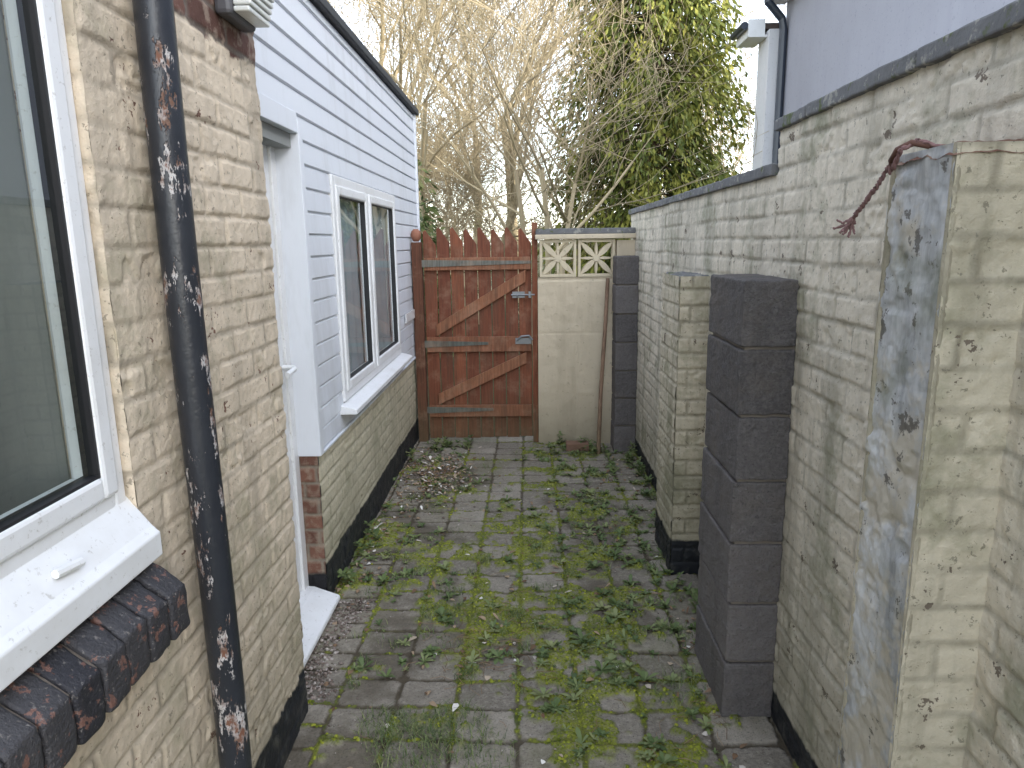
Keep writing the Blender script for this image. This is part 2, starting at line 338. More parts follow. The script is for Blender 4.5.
# ---------------------------------------------------------------- left house (near part)
house=empty('brick_house')
LX=-.80
def lmask(u,v):
    y=u-.6; z=v
    return (y<1.325)&(z>1.0)&(z<2.6)
hf('near_wall',(LX,-.6,0),(0,1,0),(0,0,1),(1,0,0),2.80,3.0,.0055,brickfn(21,fill=.6,rough=.0014,var=.003,depth=.005),mat_left,house,lmask)
b=MB(); b.box(-1.5,LX-.012,1.33,2.195,-.03,3.0); b.box(-1.5,LX-.012,-.6,1.33,-.03,.98); b.box(-1.5,LX-.012,-.6,1.33,2.62,3.0)
b.obj('wall_core',mat_left,house)
hf('window_reveal',(LX-.115,1.325,.98),(1,0,0),(0,0,1),(0,-1,0),.118,1.65,.006,brickfn(5,bl=.11,depth=.002,rough=.0012,var=.001),mat_left,house)
def frame(par,name,x,y0,y1,z0,z1,wf,d0,d1,mat,bev=.006):
    b=MB(); b.box(x+d0,x+d1,y0,y0+wf,z0,z1); b.box(x+d0,x+d1,y1-wf,y1,z0,z1)
    b.box(x+d0+.0005,x+d1-.0005,y0+wf,y1-wf,z0,z0+wf); b.box(x+d0+.0005,x+d1-.0005,y0+wf,y1-wf,z1-wf,z1); return b.obj(name,mat,par,bev)
frame(house,'window_frame',-.86,-.3,1.322,1.145,2.55,.036,0,.046,mat_upvc)
frame(house,'window_sash',-.86,-.266,1.288,1.180,2.52,.046,-.01,.056,mat_upvc,.008)
frame(house,'window_gasket',-.86,-.221,1.243,1.225,2.475,.006,.02,.050,mat_gasket,0)
b=MB(); b.add([(-.820,-.22,1.22),(-.820,1.241,1.22),(-.820,1.241,2.47),(-.820,-.22,2.47)],[(0,1,2,3)]); b.obj('window_pane',mat_glass,house)
b=MB(); b.box(-2.6,-2.59,-.6,1.3,.9,2.6); b.box(-2.6,-.93,1.325,1.335,.9,2.6); b.box(-2.6,-.93,-.6,-.59,.9,2.6); b.box(-2.6,-.87,-.6,1.33,.975,.985); b.box(-2.6,-.87,-.6,1.33,2.60,2.61); b.obj('room',mat_room,house)
def cur(u,v): return .012*np.sin(u*34+1.2*np.sin(v*2))+.012*vn(u,v,8,3),{}
hf('net_curtain',(-.90,-.5,1.0),(0,1,0),(0,0,1),(1,0,0),1.50,1.6,.012,cur,mat_curtain,house)
b=MB(); b.prism([(-.82,1.16),(-.772,1.095),(-.757,1.08),(-.757,1.030),(-.86,1.030),(-.86,1.16)],'y',-.4,1.328); b.obj('window_sill',mat_upvc,house,.003)
b=MB(); b.tube([(-.783,1.05,1.124),(-.778,1.11,1.118)],.008,8); b.obj('sill_vent_cap',mat_upvc,house)
b=MB(); y=-.35
while y<1.375-.05:
    w=.066; dz=random.uniform(-.004,.004); dx=random.uniform(-.004,.004)
    b.prism([(-.88,1.022+dz),(-.79+dx,1.012+dz),(-.722+dx,.962+dz),(-.722+dx,.866+dz),(-.88,.866+dz)],'y',y,y+w,random.random()); y+=.0735
y_end=y-.0075
o=b.obj('brick_sill',mat_blacksill,house)
bm=bmesh.new(); bm.from_mesh(o.data); bmesh.ops.bevel(bm,geom=list(bm.edges),offset=.006,segments=2,affect='EDGES',profile=.6); bmesh.ops.subdivide_edges(bm,edges=[e for e in bm.edges if e.calc_length()>.03],cuts=4,use_grid_fill=True)
for v in bm.verts: v.co+=mnoise.noise_vector(v.co*35)*.004+mnoise.noise_vector(v.co*110)*.0015
bm.to_mesh(o.data); bm.free(); smooth(o.data)
b=MB(); b.prism([(-.88,1.012),(-.79,1.0),(-.733,.957),(-.733,.875),(-.88,.872)],'y',-.35,y_end-.012); b.obj('brick_sill_joint',mat_mortar,house)
# ---- drainpipe
b=MB(); zz=np.linspace(.10,3.0,60); b.tube([(-.748+.003*math.sin(z*3),1.515+.003*math.sin(z*2.1),z) for z in zz],.0375,28)
for zc in (2.78,.17):
    b.tube([(-.748,1.515,zc-.05),(-.748,1.515,zc-.048),(-.748,1.515,zc+.045),(-.748,1.515,zc+.05)],[.04,.05,.05,.044],28)
    b.box(-.82,-.75,1.44,1.59,zc-.015,zc+.015)
b.tube([(-.748,1.515,.13),(-.745,1.515,.08),(-.70,1.515,.03)],.041,24)
b.obj('drainpipe',mat_pipe,None,0,True)
# ---- wall lamp (bulkhead)
lamp=empty('wall_lamp')
mat_lens=m_simple('lamp_lens',(.75,.77,.74),.25,90,.002)
b=MB(); b.box(LX,LX+.045,1.93,2.11,2.235,2.42); b.obj('lamp_base',m_simple('lamp_grey',(.10,.10,.11),.5),lamp,.012)
b=MB()
for k in range(9):
    z0=2.245+k*.0155; b.box(LX+.045,LX+.105-abs(k-4)*.0045,1.945,2.095,z0,z0+.0135)
b.obj('lamp_lens',mat_lens,lamp,.004)
# ---------------------------------------------------------------- door
DX=-1.03
mat_door=m_upvc('white_door')
b=MB(); b.box(DX-.06,DX+.0,2.2,2.26,.1,2.12); b.box(DX-.06,DX,2.915,2.978,.1,2.12); b.box(DX-.06,DX-.001,2.26,2.915,2.06,2.12); b.obj('door_frame',mat_door,house,.004)
b=MB(); b.box(DX-.055,DX-.012,2.262,2.913,.11,2.058); b.obj('door_leaf',mat_door,house,.004)
b=MB(); b.box(DX-.012,DX-.004,2.36,2.80,1.15,1.95); b.obj('door_pane',mat_glass,house)
b=MB(); b.box(DX-.013,DX-.002,2.83,2.875,1.0,1.28); b.tube([(DX,2.855,1.15),(DX+.05,2.855,1.15),(DX+.058,2.84,1.148),(DX+.060,2.74,1.140)],.011,10); b.obj('door_handle',mat_upvc,house,.002)
b=MB(); b.prism([(-1.09,-.02),(-1.09,.115),(-1.0,.105),(-.885,.062),(-.882,.045),(-.92,-.02)],'y',2.215,2.965); b.obj('door_threshold',mat_upvc,house,.006)
# ---------------------------------------------------------------- extension
ext=empty('house_extension')
EX=-.95; E0,E1=2.98,6.12; CB=.74; CT=2.70
hf('extension_brick_base',(EX,E0,0),(0,1,0),(0,0,1),(1,0,0),E1-E0,CB+.01,.0075,brickfn(33,fill=.8,depth=.005,var=.003),mat_ext,ext)
def m_redbrick():
    m=M('bare_red_brick'); r=m.attr('rnd'); bb=m.attr('brick'); c=m.mix(r,(.20,.10,.07),(.12,.06,.045)); c=m.mix(m.ma('SUBTRACT',1.,bb),c,(.22,.19,.15)); c=m.mix(m.ramp(m.noise(30,4),[(.45,0.),(.65,.6)]),c,(.32,.25,.19))
    c=m.mix(zmask(m,.16,.01,.02),c,(.02,.02,.022)); m.bump(m.noise(60,4),.7,.004); return m.out(c,.9,.2)
mat_red=m_redbrick()
hf('extension_brick_end',(EX-.13,E0,0),(1,0,0),(0,0,1),(0,-1,0),.134,CB,.006,brickfn(35,bl=.115,depth=.006),mat_red,ext)
WY0,WY1,WZ0,WZ1=3.43,5.03,.87,1.98
b=MB(); b.box(-1.6,EX-.012,E0+.012,E1-.01,-.03,WZ0-.03); b.box(-1.6,EX-.012,2.205,E1-.01,WZ1+.06,2.66); b.box(-1.6,EX-.012,E0+.012,WY0+.02,WZ0-.03,WZ1+.06); b.box(-1.6,EX-.012,WY1-.02,E1-.01,WZ0-.03,WZ1+.06)
b.obj('extension_core',mat_room,ext)
b=MB(); ph=.0955; z=CB
def board(y0,y1,z0,r):
    t=.009
    z1=min(z0+ph,CT)
    b.prism([(EX-.008,z0),(EX+t-.002,z0+.0015),(EX+t+.004,z0+.006),(EX+t+.003,z0+.030),(EX+t,z1-.010),(EX+t-.006,z1-.006),(EX+t-.007,z1),(EX-.008,z1)],'y',y0,y1,r)
while z<CT-.02:
    r=random.random(); z1=z+ph
    if z1<=WZ0-.02 or z>=WZ1:
        board(E0 if z<2.11 else 2.203,E1,z,r)
    else:
        board(E0,WY0-.006,z,r); board(WY1+.006,E1,z,random.random())
    z=z1
b.obj('cladding',mat_clad,ext)
b=MB(); b.box(EX-.13,EX+.022,E0-.014,E0+.0,CB-.012,2.155); b.box(EX+.005,EX+.022,E0+.0005,E0+.04,CB-.012,2.13); b.box(EX-.1,EX+.020,2.203,E0-.0145,2.095,2.175); b.box(EX-.005,EX+.022,E0+.041,E1,CB-.014,CB-.001); b.box(EX-.005,EX+.024,E1-.02,E1+.025,CB,CT)
b.obj('cladding_trim',mat_clad,ext,.003)
b=MB(); b.box(-4.,EX+.045,2.203,E1+.06,CT,CT+.045); b.obj('roof_edge',mat_dark,ext,.006)
frame(ext,'window_frame',EX,WY0,WY1,WZ0,WZ1,.05,-.04,.022,mat_upvc)
ym=4.17
b=MB(); b.box(EX-.04,EX+.0215,ym-.03,ym+.03,WZ0+.05,WZ1-.05); b.obj('window_mullion',mat_upvc,ext,.004)
for (a,c) in ((WY0+.045,ym-.022),(ym+.022,WY1-.045)):
    frame(ext,'window_sash',EX,a,c,WZ0+.045,WZ1-.045,.05,-.03,.030,mat_upvc,.009)
    frame(ext,'window_gasket',EX,a+.048,c-.048,WZ0+.093,WZ1-.093,.006,-.01,.020,mat_gasket,0)
    b=MB(); b.add([(EX+.006,a+.05,WZ0+.09),(EX+.006,c-.05,WZ0+.09),(EX+.006,c-.05,WZ1-.09),(EX+.006,a+.05,WZ1-.09)],[(0,1,2,3)]); b.obj('window_pane',mat_glass,ext)
b=MB(); b.prism([(EX-.02,WZ0),(EX+.07,WZ0-.02),(EX+.092,WZ0-.028),(EX+.092,WZ0-.052),(EX-.02,WZ0-.052)],'y',WY0-.06,WY1+.05); b.obj('window_sill',mat_upvc,ext,.003)
b=MB(); b.box(-1.59,-1.58,3.2,5.2,.8,2.1); b.box(-1.6,EX-.05,3.44,3.45,.8,2.05); b.box(-1.6,EX-.05,5.01,5.02,.8,2.05); b.box(-1.6,EX-.05,3.44,5.02,2.0,2.04); b.obj('extension_room',mat_room,ext)
def cur2(u,v): return .008*np.sin(u*42+1.5*np.sin(v*2))+.01*vn(u,v,8,3),{}
hf('pane_backing_sheet',(EX-.045,3.46,.92),(0,1,0),(0,0,1),(1,0,0),1.54,1.02,.014,cur2,mat_pane_backing,ext)  # pale sheet added close behind the glass to lighten the reflecting panes
b=MB(); b.box(EX+.02,EX+.028,5.25,5.95,1.06,1.13); b.obj('cladding_patch',mat_upvc,ext,.002)
# ---------------------------------------------------------------- right wall
rw=empty('boundary_wall'); RX=.84; SY=2.45
hf('wall_face',(RX,-.2,0),(0,1,0),(0,0,1),(-1,0,0),SY+.2,2.0,.006,brickfn(44,fill=.8,rough=.0018,depth=.0052,var=.004),mat_right,rw)
hf('wall_face_far',(RX-.001,SY,0),(0,1,0),(0,0,1),(-1,0,0),5.85-SY,1.86,.0075,brickfn(45,fill=.75,rough=.0018,depth=.0052,var=.004),mat_right,rw)
b=MB(); b.box(RX+.012,RX+.22,-.2,SY,-.03,1.995); b.box(RX+.012,RX+.22,SY,5.84,-.03,1.855); b.obj('wall_core',mat_right,rw)
b=MB(); y=-.2
while y<SY-.01:
    y1=min(y+.6,SY+.015); b.box(RX-.022,RX+.25,y+.003,y1-.003,1.997+random.uniform(-.001,.002),2.036+random.uniform(-.002,.002),random.random()); y=y1
y=SY+.017
while y<5.85:
    y1=min(y+.6,5.87); b.box(RX-.022,RX+.25,y+.003,y1-.003,1.857+random.uniform(-.001,.002),1.896+random.uniform(-.002,.002),random.random()); y=y1
o=b.obj('coping',mat_coping,rw)
bm=bmesh.new(); bm.from_mesh(o.data); bmesh.ops.subdivide_edges(bm,edges=[e for e in bm.edges if e.calc_length()>.2],cuts=18,use_grid_fill=True)
for v in bm.verts: v.co+=mnoise.noise_vector(v.co*9)*.0025+mnoise.noise_vector(v.co*50)*.0022
bm.to_mesh(o.data); bm.free()
m=o.modifiers.new('b','BEVEL'); m.width=.005; m.segments=2; m.limit_method='ANGLE'; m.angle_limit=math.radians(50)
def pier_hf(name,x0,x1,y0,y1,h,mf,ms,seed,top=mat_coping,bl=.225,**kw):
    e=empty(name)
    hf('passage_face',(x0,y0,0),(0,1,0),(0,0,1),(-1,0,0),y1-y0,h,.006,brickfn(seed,bl=bl,**kw),mf,e)
    hf('near_face',(x0,y0,0),(1,0,0),(0,0,1),(0,-1,0),x1-x0,h,.006,brickfn(seed+1,bl=bl,u_off=.06,**kw),ms,e)
    hf('far_face',(x0,y1,0),(1,0,0),(0,0,1),(0,1,0),x1-x0,h,.012,brickfn(seed+2,bl=bl,**kw),ms,e)
    def tf(u,v): return (vn(u,v,25,seed+9,3)-.5)*.018+.006-.02*sst(.02,0,np.minimum(u,np.minimum(v,y1-y0-v))),{'brick':u*0+1,'rnd':vn(u,v,9,seed)}
    hf('top_face',(x0-.004,y0-.004,h-.004),(1,0,0),(0,1,0),(0,0,1),x1-x0+.004,y1-y0+.008,.006,tf,top,e)
    b=MB(); b.tube([(x0+.006,y0+.006,0),(x0+.006,y0+.006,h)],.008,8); b.tube([(x0+.006,y1-.006,0),(x0+.006,y1-.006,h)],.008,8); b.obj('corner_core',ms,e)
    return e
pier_hf('brick_pier',.70,RX+.01,3.27,3.68,1.485,mat_pier,mat_pier,71,bl=.225,rough=.0018)
pier_hf('rendered_pier',.70,RX+.02,1.21,1.42,1.80,mat_silver,mat_pier,81,top=mat_red,depth=.0009,var=.0010,rough=.0022,fill=1.)
def block_pier(name,x0,x1,y0,y1,n,bh=.215,seed=1):
    e=empty(name); b=MB(); R=random.Random(seed)
    for k in range(n):
        z0=k*bh+.005; z1=(k+1)*bh-.005; j=R.uniform(-.004,.004); j2=R.uniform(-.004,.004)
        b.box(x0+j,x1,y0+j2,y1+j2,z0,z1,R.random())
    o=b.obj('concrete_blocks',mat_block,e)
    bm=bmesh.new(); bm.from_mesh(o.data); bmesh.ops.subdivide_edges(bm,edges=bm.edges,cuts=11,use_grid_fill=True)
    for v in bm.verts:
        p=v.co; v.co=p+mnoise.noise_vector(p*28)*.0035+mnoise.noise_vector(p*80)*.0022
    bm.to_mesh(o.data); bm.free()
    m=o.modifiers.new('b','BEVEL'); m.width=.006; m.segments=2; m.limit_method='ANGLE'; m.angle_limit=math.radians(50)
    b=MB(); b.box(x0+.014,x1,y0+.014,y1-.014,0,n*bh-.02); b.obj('mortar_core',mat_mortar,e)
    return e
block_pier('concrete_block_pier',.666,RX-.002,2.19,2.60,7,.2185,3)
block_pier('concrete_block_pier',.665,RX-.004,5.36,5.585,7,.22,9)
rope=empty('rope_hook'); mat_rope=m_simple('red_twisted_rope',(.27,.15,.14),.85,150,.003,.5); mat_rust=m_simple('rusty_iron',(.14,.065,.045),.8,80,.002,.4)
b=MB()
def twist(pts,r,turns,s=2):
    n=len(pts)*8; P=[]
    cs=[Vector(p) for p in pts]
    for i in range(n):
        t=i/(n-1)*(len(cs)-1); k=min(int(t),len(cs)-2); f=t-k; f2=f*f*(3-2*f); P.append(cs[k].lerp(cs[k+1],f2*.5+f*.5))
    for q in range(s):
        b.tube([P[i]+Vector((math.cos(i/n*turns*6.28+q*PI),math.sin(i/n*turns*6.28+q*PI),math.sin(i/n*turns*6.28+q*2))) *r*.7 for i in range(n)],r,6)
twist([(.715,1.28,1.80),(.685,1.30,1.815),(.665,1.33,1.80),(.668,1.36,1.78),(.66,1.385,1.745),(.655,1.42,1.715),(.65,1.45,1.69)],.0031,11)
twist([(.685,1.30,1.815),(.66,1.31,1.80),(.665,1.34,1.772),(.672,1.35,1.79),(.668,1.36,1.765)],.0028,5)
for q in range(9):
    a=Vector((.65,1.45,1.69)); twist([a,a+Vector((random.uniform(-.02,.01),random.uniform(.0,.02),-.012)),a+Vector((random.uniform(-.028,.015),random.uniform(-.01,.03),random.uniform(-.04,-.005)))],.0018,3)
b.obj('rope',mat_rope,rope,0,True)
b=MB(); b.tube([(.74,1.29,1.79),(.70,1.295,1.805),(.675,1.305,1.812),(.662,1.325,1.803),(.662,1.345,1.785)],.0055,8); b.obj('hook',mat_rust,rope,0,True)
# ---------------------------------------------------------------- back wall, screen blocks
bw=empty('rendered_garden_wall'); BY=5.60; bx0,bx1=.075,.84
def rf(u,v):
    H=(vn(u,v,14,91,4)-.5)*.010
    H-=.010*np.exp(-((v-1.355)/.006)**2); H-=.004*np.exp(-((v-.93)/.005)**2)
    H-=.004*np.exp(-((u-.31-.02*(vn(u,v,3,9)-.5))/.004)**2)*(v<1.34)
    return H,{}
hf('render_face',(bx0,BY,0),(1,0,0),(0,0,1),(0,-1,0),bx1-bx0,1.37,.009,rf,mat_render,bw)
b=MB(); b.box(bx0+.002,bx1,BY+.008,BY+.10,-.03,1.372); b.box(.695,bx1,BY+.0,BY+.1,1.374,1.655); b.obj('wall_core',mat_render,bw)
b=MB(); b.box(bx0-.02,bx1,BY-.03,BY+.13,1.668,1.705); b.obj('wall_coping',mat_render,bw,.006)
b=MB(); b.box(bx0-.015,bx1,BY-.012,BY+.115,1.706,1.75); b.obj('coping_cap',mat_coping,bw,.006)
def screen(x0,z0,s):
    b=MB(); t=.022; c=x0+s/2; cz=z0+s/2
    b.box(x0+.001,x0+t,BY,BY+.09,z0,z0+s); b.box(x0+s-t,x0+s-.001,BY,BY+.09,z0,z0+s); b.box(x0+t,x0+s-t,BY+.001,BY+.089,z0,z0+t); b.box(x0+t,x0+s-t,BY+.001,BY+.089,z0+s-t,z0+s)
    def petal(ang,L,w,i):
        P=[]; n=8
        for k in range(n+1): f=k/n; P.append((f*L, w*math.sin(PI*f)**.8))
        for k in range(n-1,0,-1): f=k/n; P.append((f*L,-w*math.sin(PI*f)**.8))
        ca,sa=math.cos(ang),math.sin(ang)
        b.prism([(c+p*ca-q*sa,cz+p*sa+q*ca) for p,q in P],'y',BY+.006+i*.001,BY+.082-i*.001)
    for i in range(4):
        petal(PI/4+i*PI/2,s*.62,.022,i%3); petal(i*PI/2,s*.45,.011,3+i%3)
    P=[(c+.028*math.cos(a*PI/6),cz+.028*math.sin(a*PI/6)) for a in range(12)]; b.prism(P,'y',BY+.001,BY+.088)
    b.obj('screen_block',mat_screen,bw,.002)
screen(.090,1.374,.290); screen(.392,1.374,.290)
# ---------------------------------------------------------------- gate
gate=empty('wooden_gate'); GY=5.70
gx0,gx1=-.845,.028; nb=8; w=(gx1-gx0)/nb
b=MB()
for i in range(nb):
    x0=gx0+i*w+.004; x1=gx0+(i+1)*w-.004; top=1.765+random.uniform(-.012,.010); zb=.035+random.uniform(-.005,.015); d=random.uniform(-.004,.004)
    b.prism([(x0,zb),(x1,zb),(x1,top-.12),(x0+.020,top),(x0,top-.012)],'y',GY+d,GY+.02+d,random.random())
b.obj('gate_boards',mat_wood,gate,.002)
b=MB(); LY=GY-.032
for zc,h in ((1.485,.10),(.835,.125),(.275,.10)): b.box(gx0+.01,gx1-.01,LY,GY-.0055,zc-h/2,zc+h/2,random.random())
def brace(xa,za,xb,zb,h,k):
    dx,dz=xb-xa,zb-za; L=math.hypot(dx,dz); v=h/2*L/dx
    b.prism([(xa,za-v),(xb,zb-v),(xb,zb+v),(xa,za+v)],'y',LY+.002+k*.001,GY-.0055,random.random())
brace(gx0+.09,.95,gx1-.05,1.385,.085,0); brace(gx0+.09,.375,gx1-.05,.72,.085,1)
b.obj('gate_ledges_and_braces',mat_ledge,gate,.004)
b=MB()
for zc,x1_ in ((1.49,.02),(.84,-.33),(.285,-.30)): b.prism([(gx0-.02,zc-.028),(gx0-.02,zc+.03),(x1_,zc+.014),(x1_,zc-.008)],'y',LY-.007,LY-.001,random.random())
b.obj('strap_hinges',mat_oldwood,gate,.001)
b=MB(); b.box(-.93,-.852,GY-.05,GY+.045,0,1.66,.4); b.obj('hinge_post',mat_post,gate,.004); b=MB(); b.box(.030,.074,GY-.045,GY+.05,0,1.80,.2); b.obj('latch_post',mat_wood,gate,.004)
b=MB(); zc=1.665; rr=[.02,.034,.042,.036,.018]; b.tube([(-.895,GY,zc+dz) for dz in (0,.02,.05,.08,.098)],rr,14); b.obj('post_cap',m_simple('terracotta',(.30,.13,.08),.8),gate,0,True)
b=MB() 
b.tube([(-.14,LY-.012,1.235),(.05,LY-.012,1.235)],.007,8); b.box(-.13,-.03,LY-.008,LY-.002,1.21,1.26); b.box(-.0,.02,LY-.02,LY-.002,1.21,1.26); b.tube([(-.09,LY-.012,1.235),(-.09,LY-.04,1.22)],.006,6)
b.tube([(-.10,LY-.015,.865),(-.06,LY-.02,.90),(.0,LY-.02,.905),(.03,LY-.02,.87)],.009,8); b.box(-.11,.02,LY-.008,LY-.002,.835,.885)
b.obj('gate_bolt_and_latch',mat_steel,gate,.001)
b=MB(); b.tube([(.535,5.28,.0),(.56,5.38,.5),(.60,5.48,1.0),(.625,5.575,1.36)],[.017,.016,.016,.015],8); b.obj('wooden_stake',mat_stake,None,.002)
b=MB(); b.box(.29,.47,5.36,5.46,.012,.075,.3); b.obj('loose_brick',m_simple('dirty_brick',(.26,.15,.10),.9,60,.004,.5),None,.006)
# ---------------------------------------------------------------- small stuff on the ground
def leaf(b,p,ang,L,w,pitch,a,curl=.3):
    ca,sa=math.cos(ang),math.sin(ang); pts=[]
    for f,ww in ((0,.15),(.35,.8),(.7,1.),(1.,.02)):
        h=math.sin(pitch)*f*L-curl*f*f*L*.6; r=math.cos(pitch)*f*L
        for s in (-1,1): pts.append((p[0]+ca*r-sa*s*w*ww/2,p[1]+sa*r+ca*s*w*ww/2,p[2]+h+.15*w*ww*abs(s)))
    b.add(pts,[(0,2,3,1),(2,4,5,3),(4,6,7,5)],a)
def rosette(b,p,R,n=None):
    n=n or random.randint(7,13); base=random.random()*.7
    for k in range(n):
        leaf(b,p,2*PI*k/n+random.uniform(-.4,.4),R*random.uniform(.5,1.2),R*random.uniform(.20,.40),random.uniform(.15,.9),min(1,base+random.random()*.35),random.uniform(.1,.6))
def blade(b,p,h,ang,lean,a):
    w=random.uniform(.0010,.0022); ca,sa=math.cos(ang),math.sin(ang); pts=[]
    for f in (0,.5,1):
        r=lean*h*f*f; z=h*(f-.35*lean*f*f); ww=w*(1-f*.85)
        for s in (-1,1): pts.append((p[0]+ca*r-sa*s*ww,p[1]+sa*r+ca*s*ww,p[2]+z))
    b.add(pts,[(0,2,3,1),(2,4,5,3)],a)
b=MB()
def tryspot(xr,yr,need=.2):
    for _ in range(12):
        x=random.uniform(*xr); y=random.uniform(*yr); h,j,m=gh(x,y)
        if j>need or m>.5: return x,y,h
    return x,y,h
zones=[((.15,.66),(2.3,5.2),260),((-.7,.15),(2.4,5.3),150),((-.2,.62),(1.95,2.6),60),((-.93,-.72),(3.0,5.6),40),((.60,.82),(2.6,5.5),130),((.2,.62),(4.6,5.5),100),((-.88,-.5),(5.1,5.65),40),((-.1,.3),(5.0,5.6),36)]
for xr,yr,n in zones:
    for k in range(n):
        x,y,h=tryspot(xr,yr); R=random.choice([.014,.02,.028,.038,.05])*random.uniform(.8,1.2)
        rosette(b,(x,y,h+.002),R)
for k in range(60):
    x,y=random.choice([(random.uniform(.70,.82),random.uniform(2.6,5.4)),(random.uniform(.70,.82),random.uniform(2.6,5.4)),(random.uniform(-.93,-.86),random.uniform(3.1,5.6)),(random.uniform(.15,.62),random.uniform(5.15,5.55)),(random.uniform(-.8,-.5),random.uniform(5.4,5.65))]); h=gh(x,y)[0]
    for q in range(random.randint(2,5)):
        rosette(b,(x+random.uniform(-.02,.02),y+random.uniform(-.02,.02),h+q*.020),random.uniform(.03,.06),6)
tufts=[(-.40,2.04,.15,600),(-.27,2.10,.13,480),(-.52,2.12,.09,260),(-.15,1.98,.10,160),(.55,2.35,.1,160),(.60,2.7,.09,140)]
for k in range(140):
    x,y,h=tryspot((-.85,.75),(2.0,5.4)); tufts.append((x,y,random.uniform(.02,.06),random.randint(10,45)))
for x,y,R,n in tufts:
    for k in range(n):
        a=random.uniform(0,2*PI); r=R*math.sqrt(random.random()); px,py=x+r*math.cos(a),y+r*math.sin(a)*1.1; hh=gh(px,py)[0] if k%6==0 else hh
        blade(b,(px,py,hh),random.uniform(.012,.045),random.uniform(0,2*PI),random.uniform(.3,1.5),random.random())
b.obj('weeds',mat_weed)
N=32000; xs=rs.uniform(-.95,.83,N); ys=rs.uniform(1.5,5.6,N); H,at=pave(xs-PX0,ys-PY0); keep=(at['moss']>.6)&(rs.rand(N)<.65)
xs,ys,H=xs[keep],ys[keep],H[keep]
vs=[];fs=[];aa=[]
ring=6
for x,y,h in zip(xs,ys,H):
    r=random.uniform(.002,.008); hz=r*random.uniform(.4,.9); b0=len(vs); a=random.random()
    for lv,(rr_,hh_) in enumerate(((1,-.3),(.75,.6))):
        for k in range(ring):
            t=2*PI*k/ring+lv*.5; q=r*rr_*random.uniform(.8,1.2); vs.append((x+q*math.cos(t),y+q*math.sin(t),h+hz*hh_)); aa.append(a)
    vs.append((x,y,h+hz)); aa.append(a)
    for k in range(ring): fs.append((b0+k,b0+(k+1)%ring,b0+ring+(k+1)%ring,b0+ring+k)); fs.append((b0+ring+k,b0+ring+(k+1)%ring,b0+2*ring))
mesh_obj('moss',vs,fs,mat_moss,None,True,{'rnd':aa})
b=MB()
def stone(b,x,y,z,r,a):
    P=[(0,0,1),(1,0,0),(0,1,0),(-1,0,0),(0,-1,0),(0,0,-1)]; q=random.random()*3; ca,sa=math.cos(q),math.sin(q); sx,sy,sz=[r*random.uniform(.6,1.3) for _ in range(3)]
    vs=[(x+(px*ca-py*sa)*sx,y+(px*sa+py*ca)*sy,z+pz*sz*.7) for px,py,pz in P]; b.add(vs,[(0,1,2),(0,2,3),(0,3,4),(0,4,1),(5,2,1),(5,3,2),(5,4,3),(5,1,4)],a)
for k in range(1000):
    y=random.uniform(2.22,3.0); x=random.uniform(-.97,-.79)+.03*math.sin(y*9)+abs(random.gauss(0,.02))
    stone(b,x,y,.010+random.random()*.01,random.uniform(.004,.011),random.random())
for k in range(320):
    x=random.gauss(-.64,.13); y=random.gauss(4.75,.25)
    if -.93<x<.8 and y<5.6: stone(b,x,y,gh(x,y)[0]+.004,random.uniform(.004,.014),random.random())
for k in range(700):
    x=random.uniform(-.92,.8); y=random.uniform(1.8,5.5); stone(b,x,y,gh(x,y)[0]+.002,random.uniform(.0015,.005),random.random())
b.obj('gravel',mat_gravel,None,0,True)
b=MB()
for k in range(860):
    if k<400: x,y=random.gauss(-.66,.13),random.gauss(4.75,.26)
    elif k<440: x,y=random.gauss(-.15,.2),random.gauss(2.7,.3)
    elif k<530: x,y=random.uniform(.60,.82),random.uniform(2.6,5.3)
    elif k<690: x,y=random.gauss(-.87,.05),random.uniform(2.9,5.5)
    else: x,y=random.uniform(-.92,.8),random.uniform(1.9,5.5)
    x=max(-.93,min(.81,x)); y=min(y,5.6)
    leaf(b,(x,y,gh(x,y)[0]+.004+(random.random()*.015 if k<400 else 0)),random.uniform(0,6.3),random.uniform(.012,.045),random.uniform(.008,.026),random.uniform(-.1,.6),random.random(),random.uniform(-.2,.9))
b.obj('dead_leaves',mat_leaf)
b=MB()
for k in range(200):
    if k<80: x,y=random.gauss(-.18,.12),random.gauss(2.62,.12)
    elif k<110: x,y=random.gauss(.55,.1),random.gauss(2.25,.2)
    else: x,y=random.uniform(-.85,.75),random.uniform(2.,5.4)
    x=min(x,.8); a=random.uniform(0,6.3); L=random.uniform(.03,.10); z=gh(x,y)[0]+.006
    b.tube([(x,y,z),(x+math.cos(a)*L*.5,y+math.sin(a)*L*.5,z+random.uniform(0,.012)),(x+math.cos(a+.3)*L,y+math.sin(a+.3)*L,z+random.uniform(0,.006))],.0011,4,random.random()*.6)
b.obj('twigs',mat_leaf)
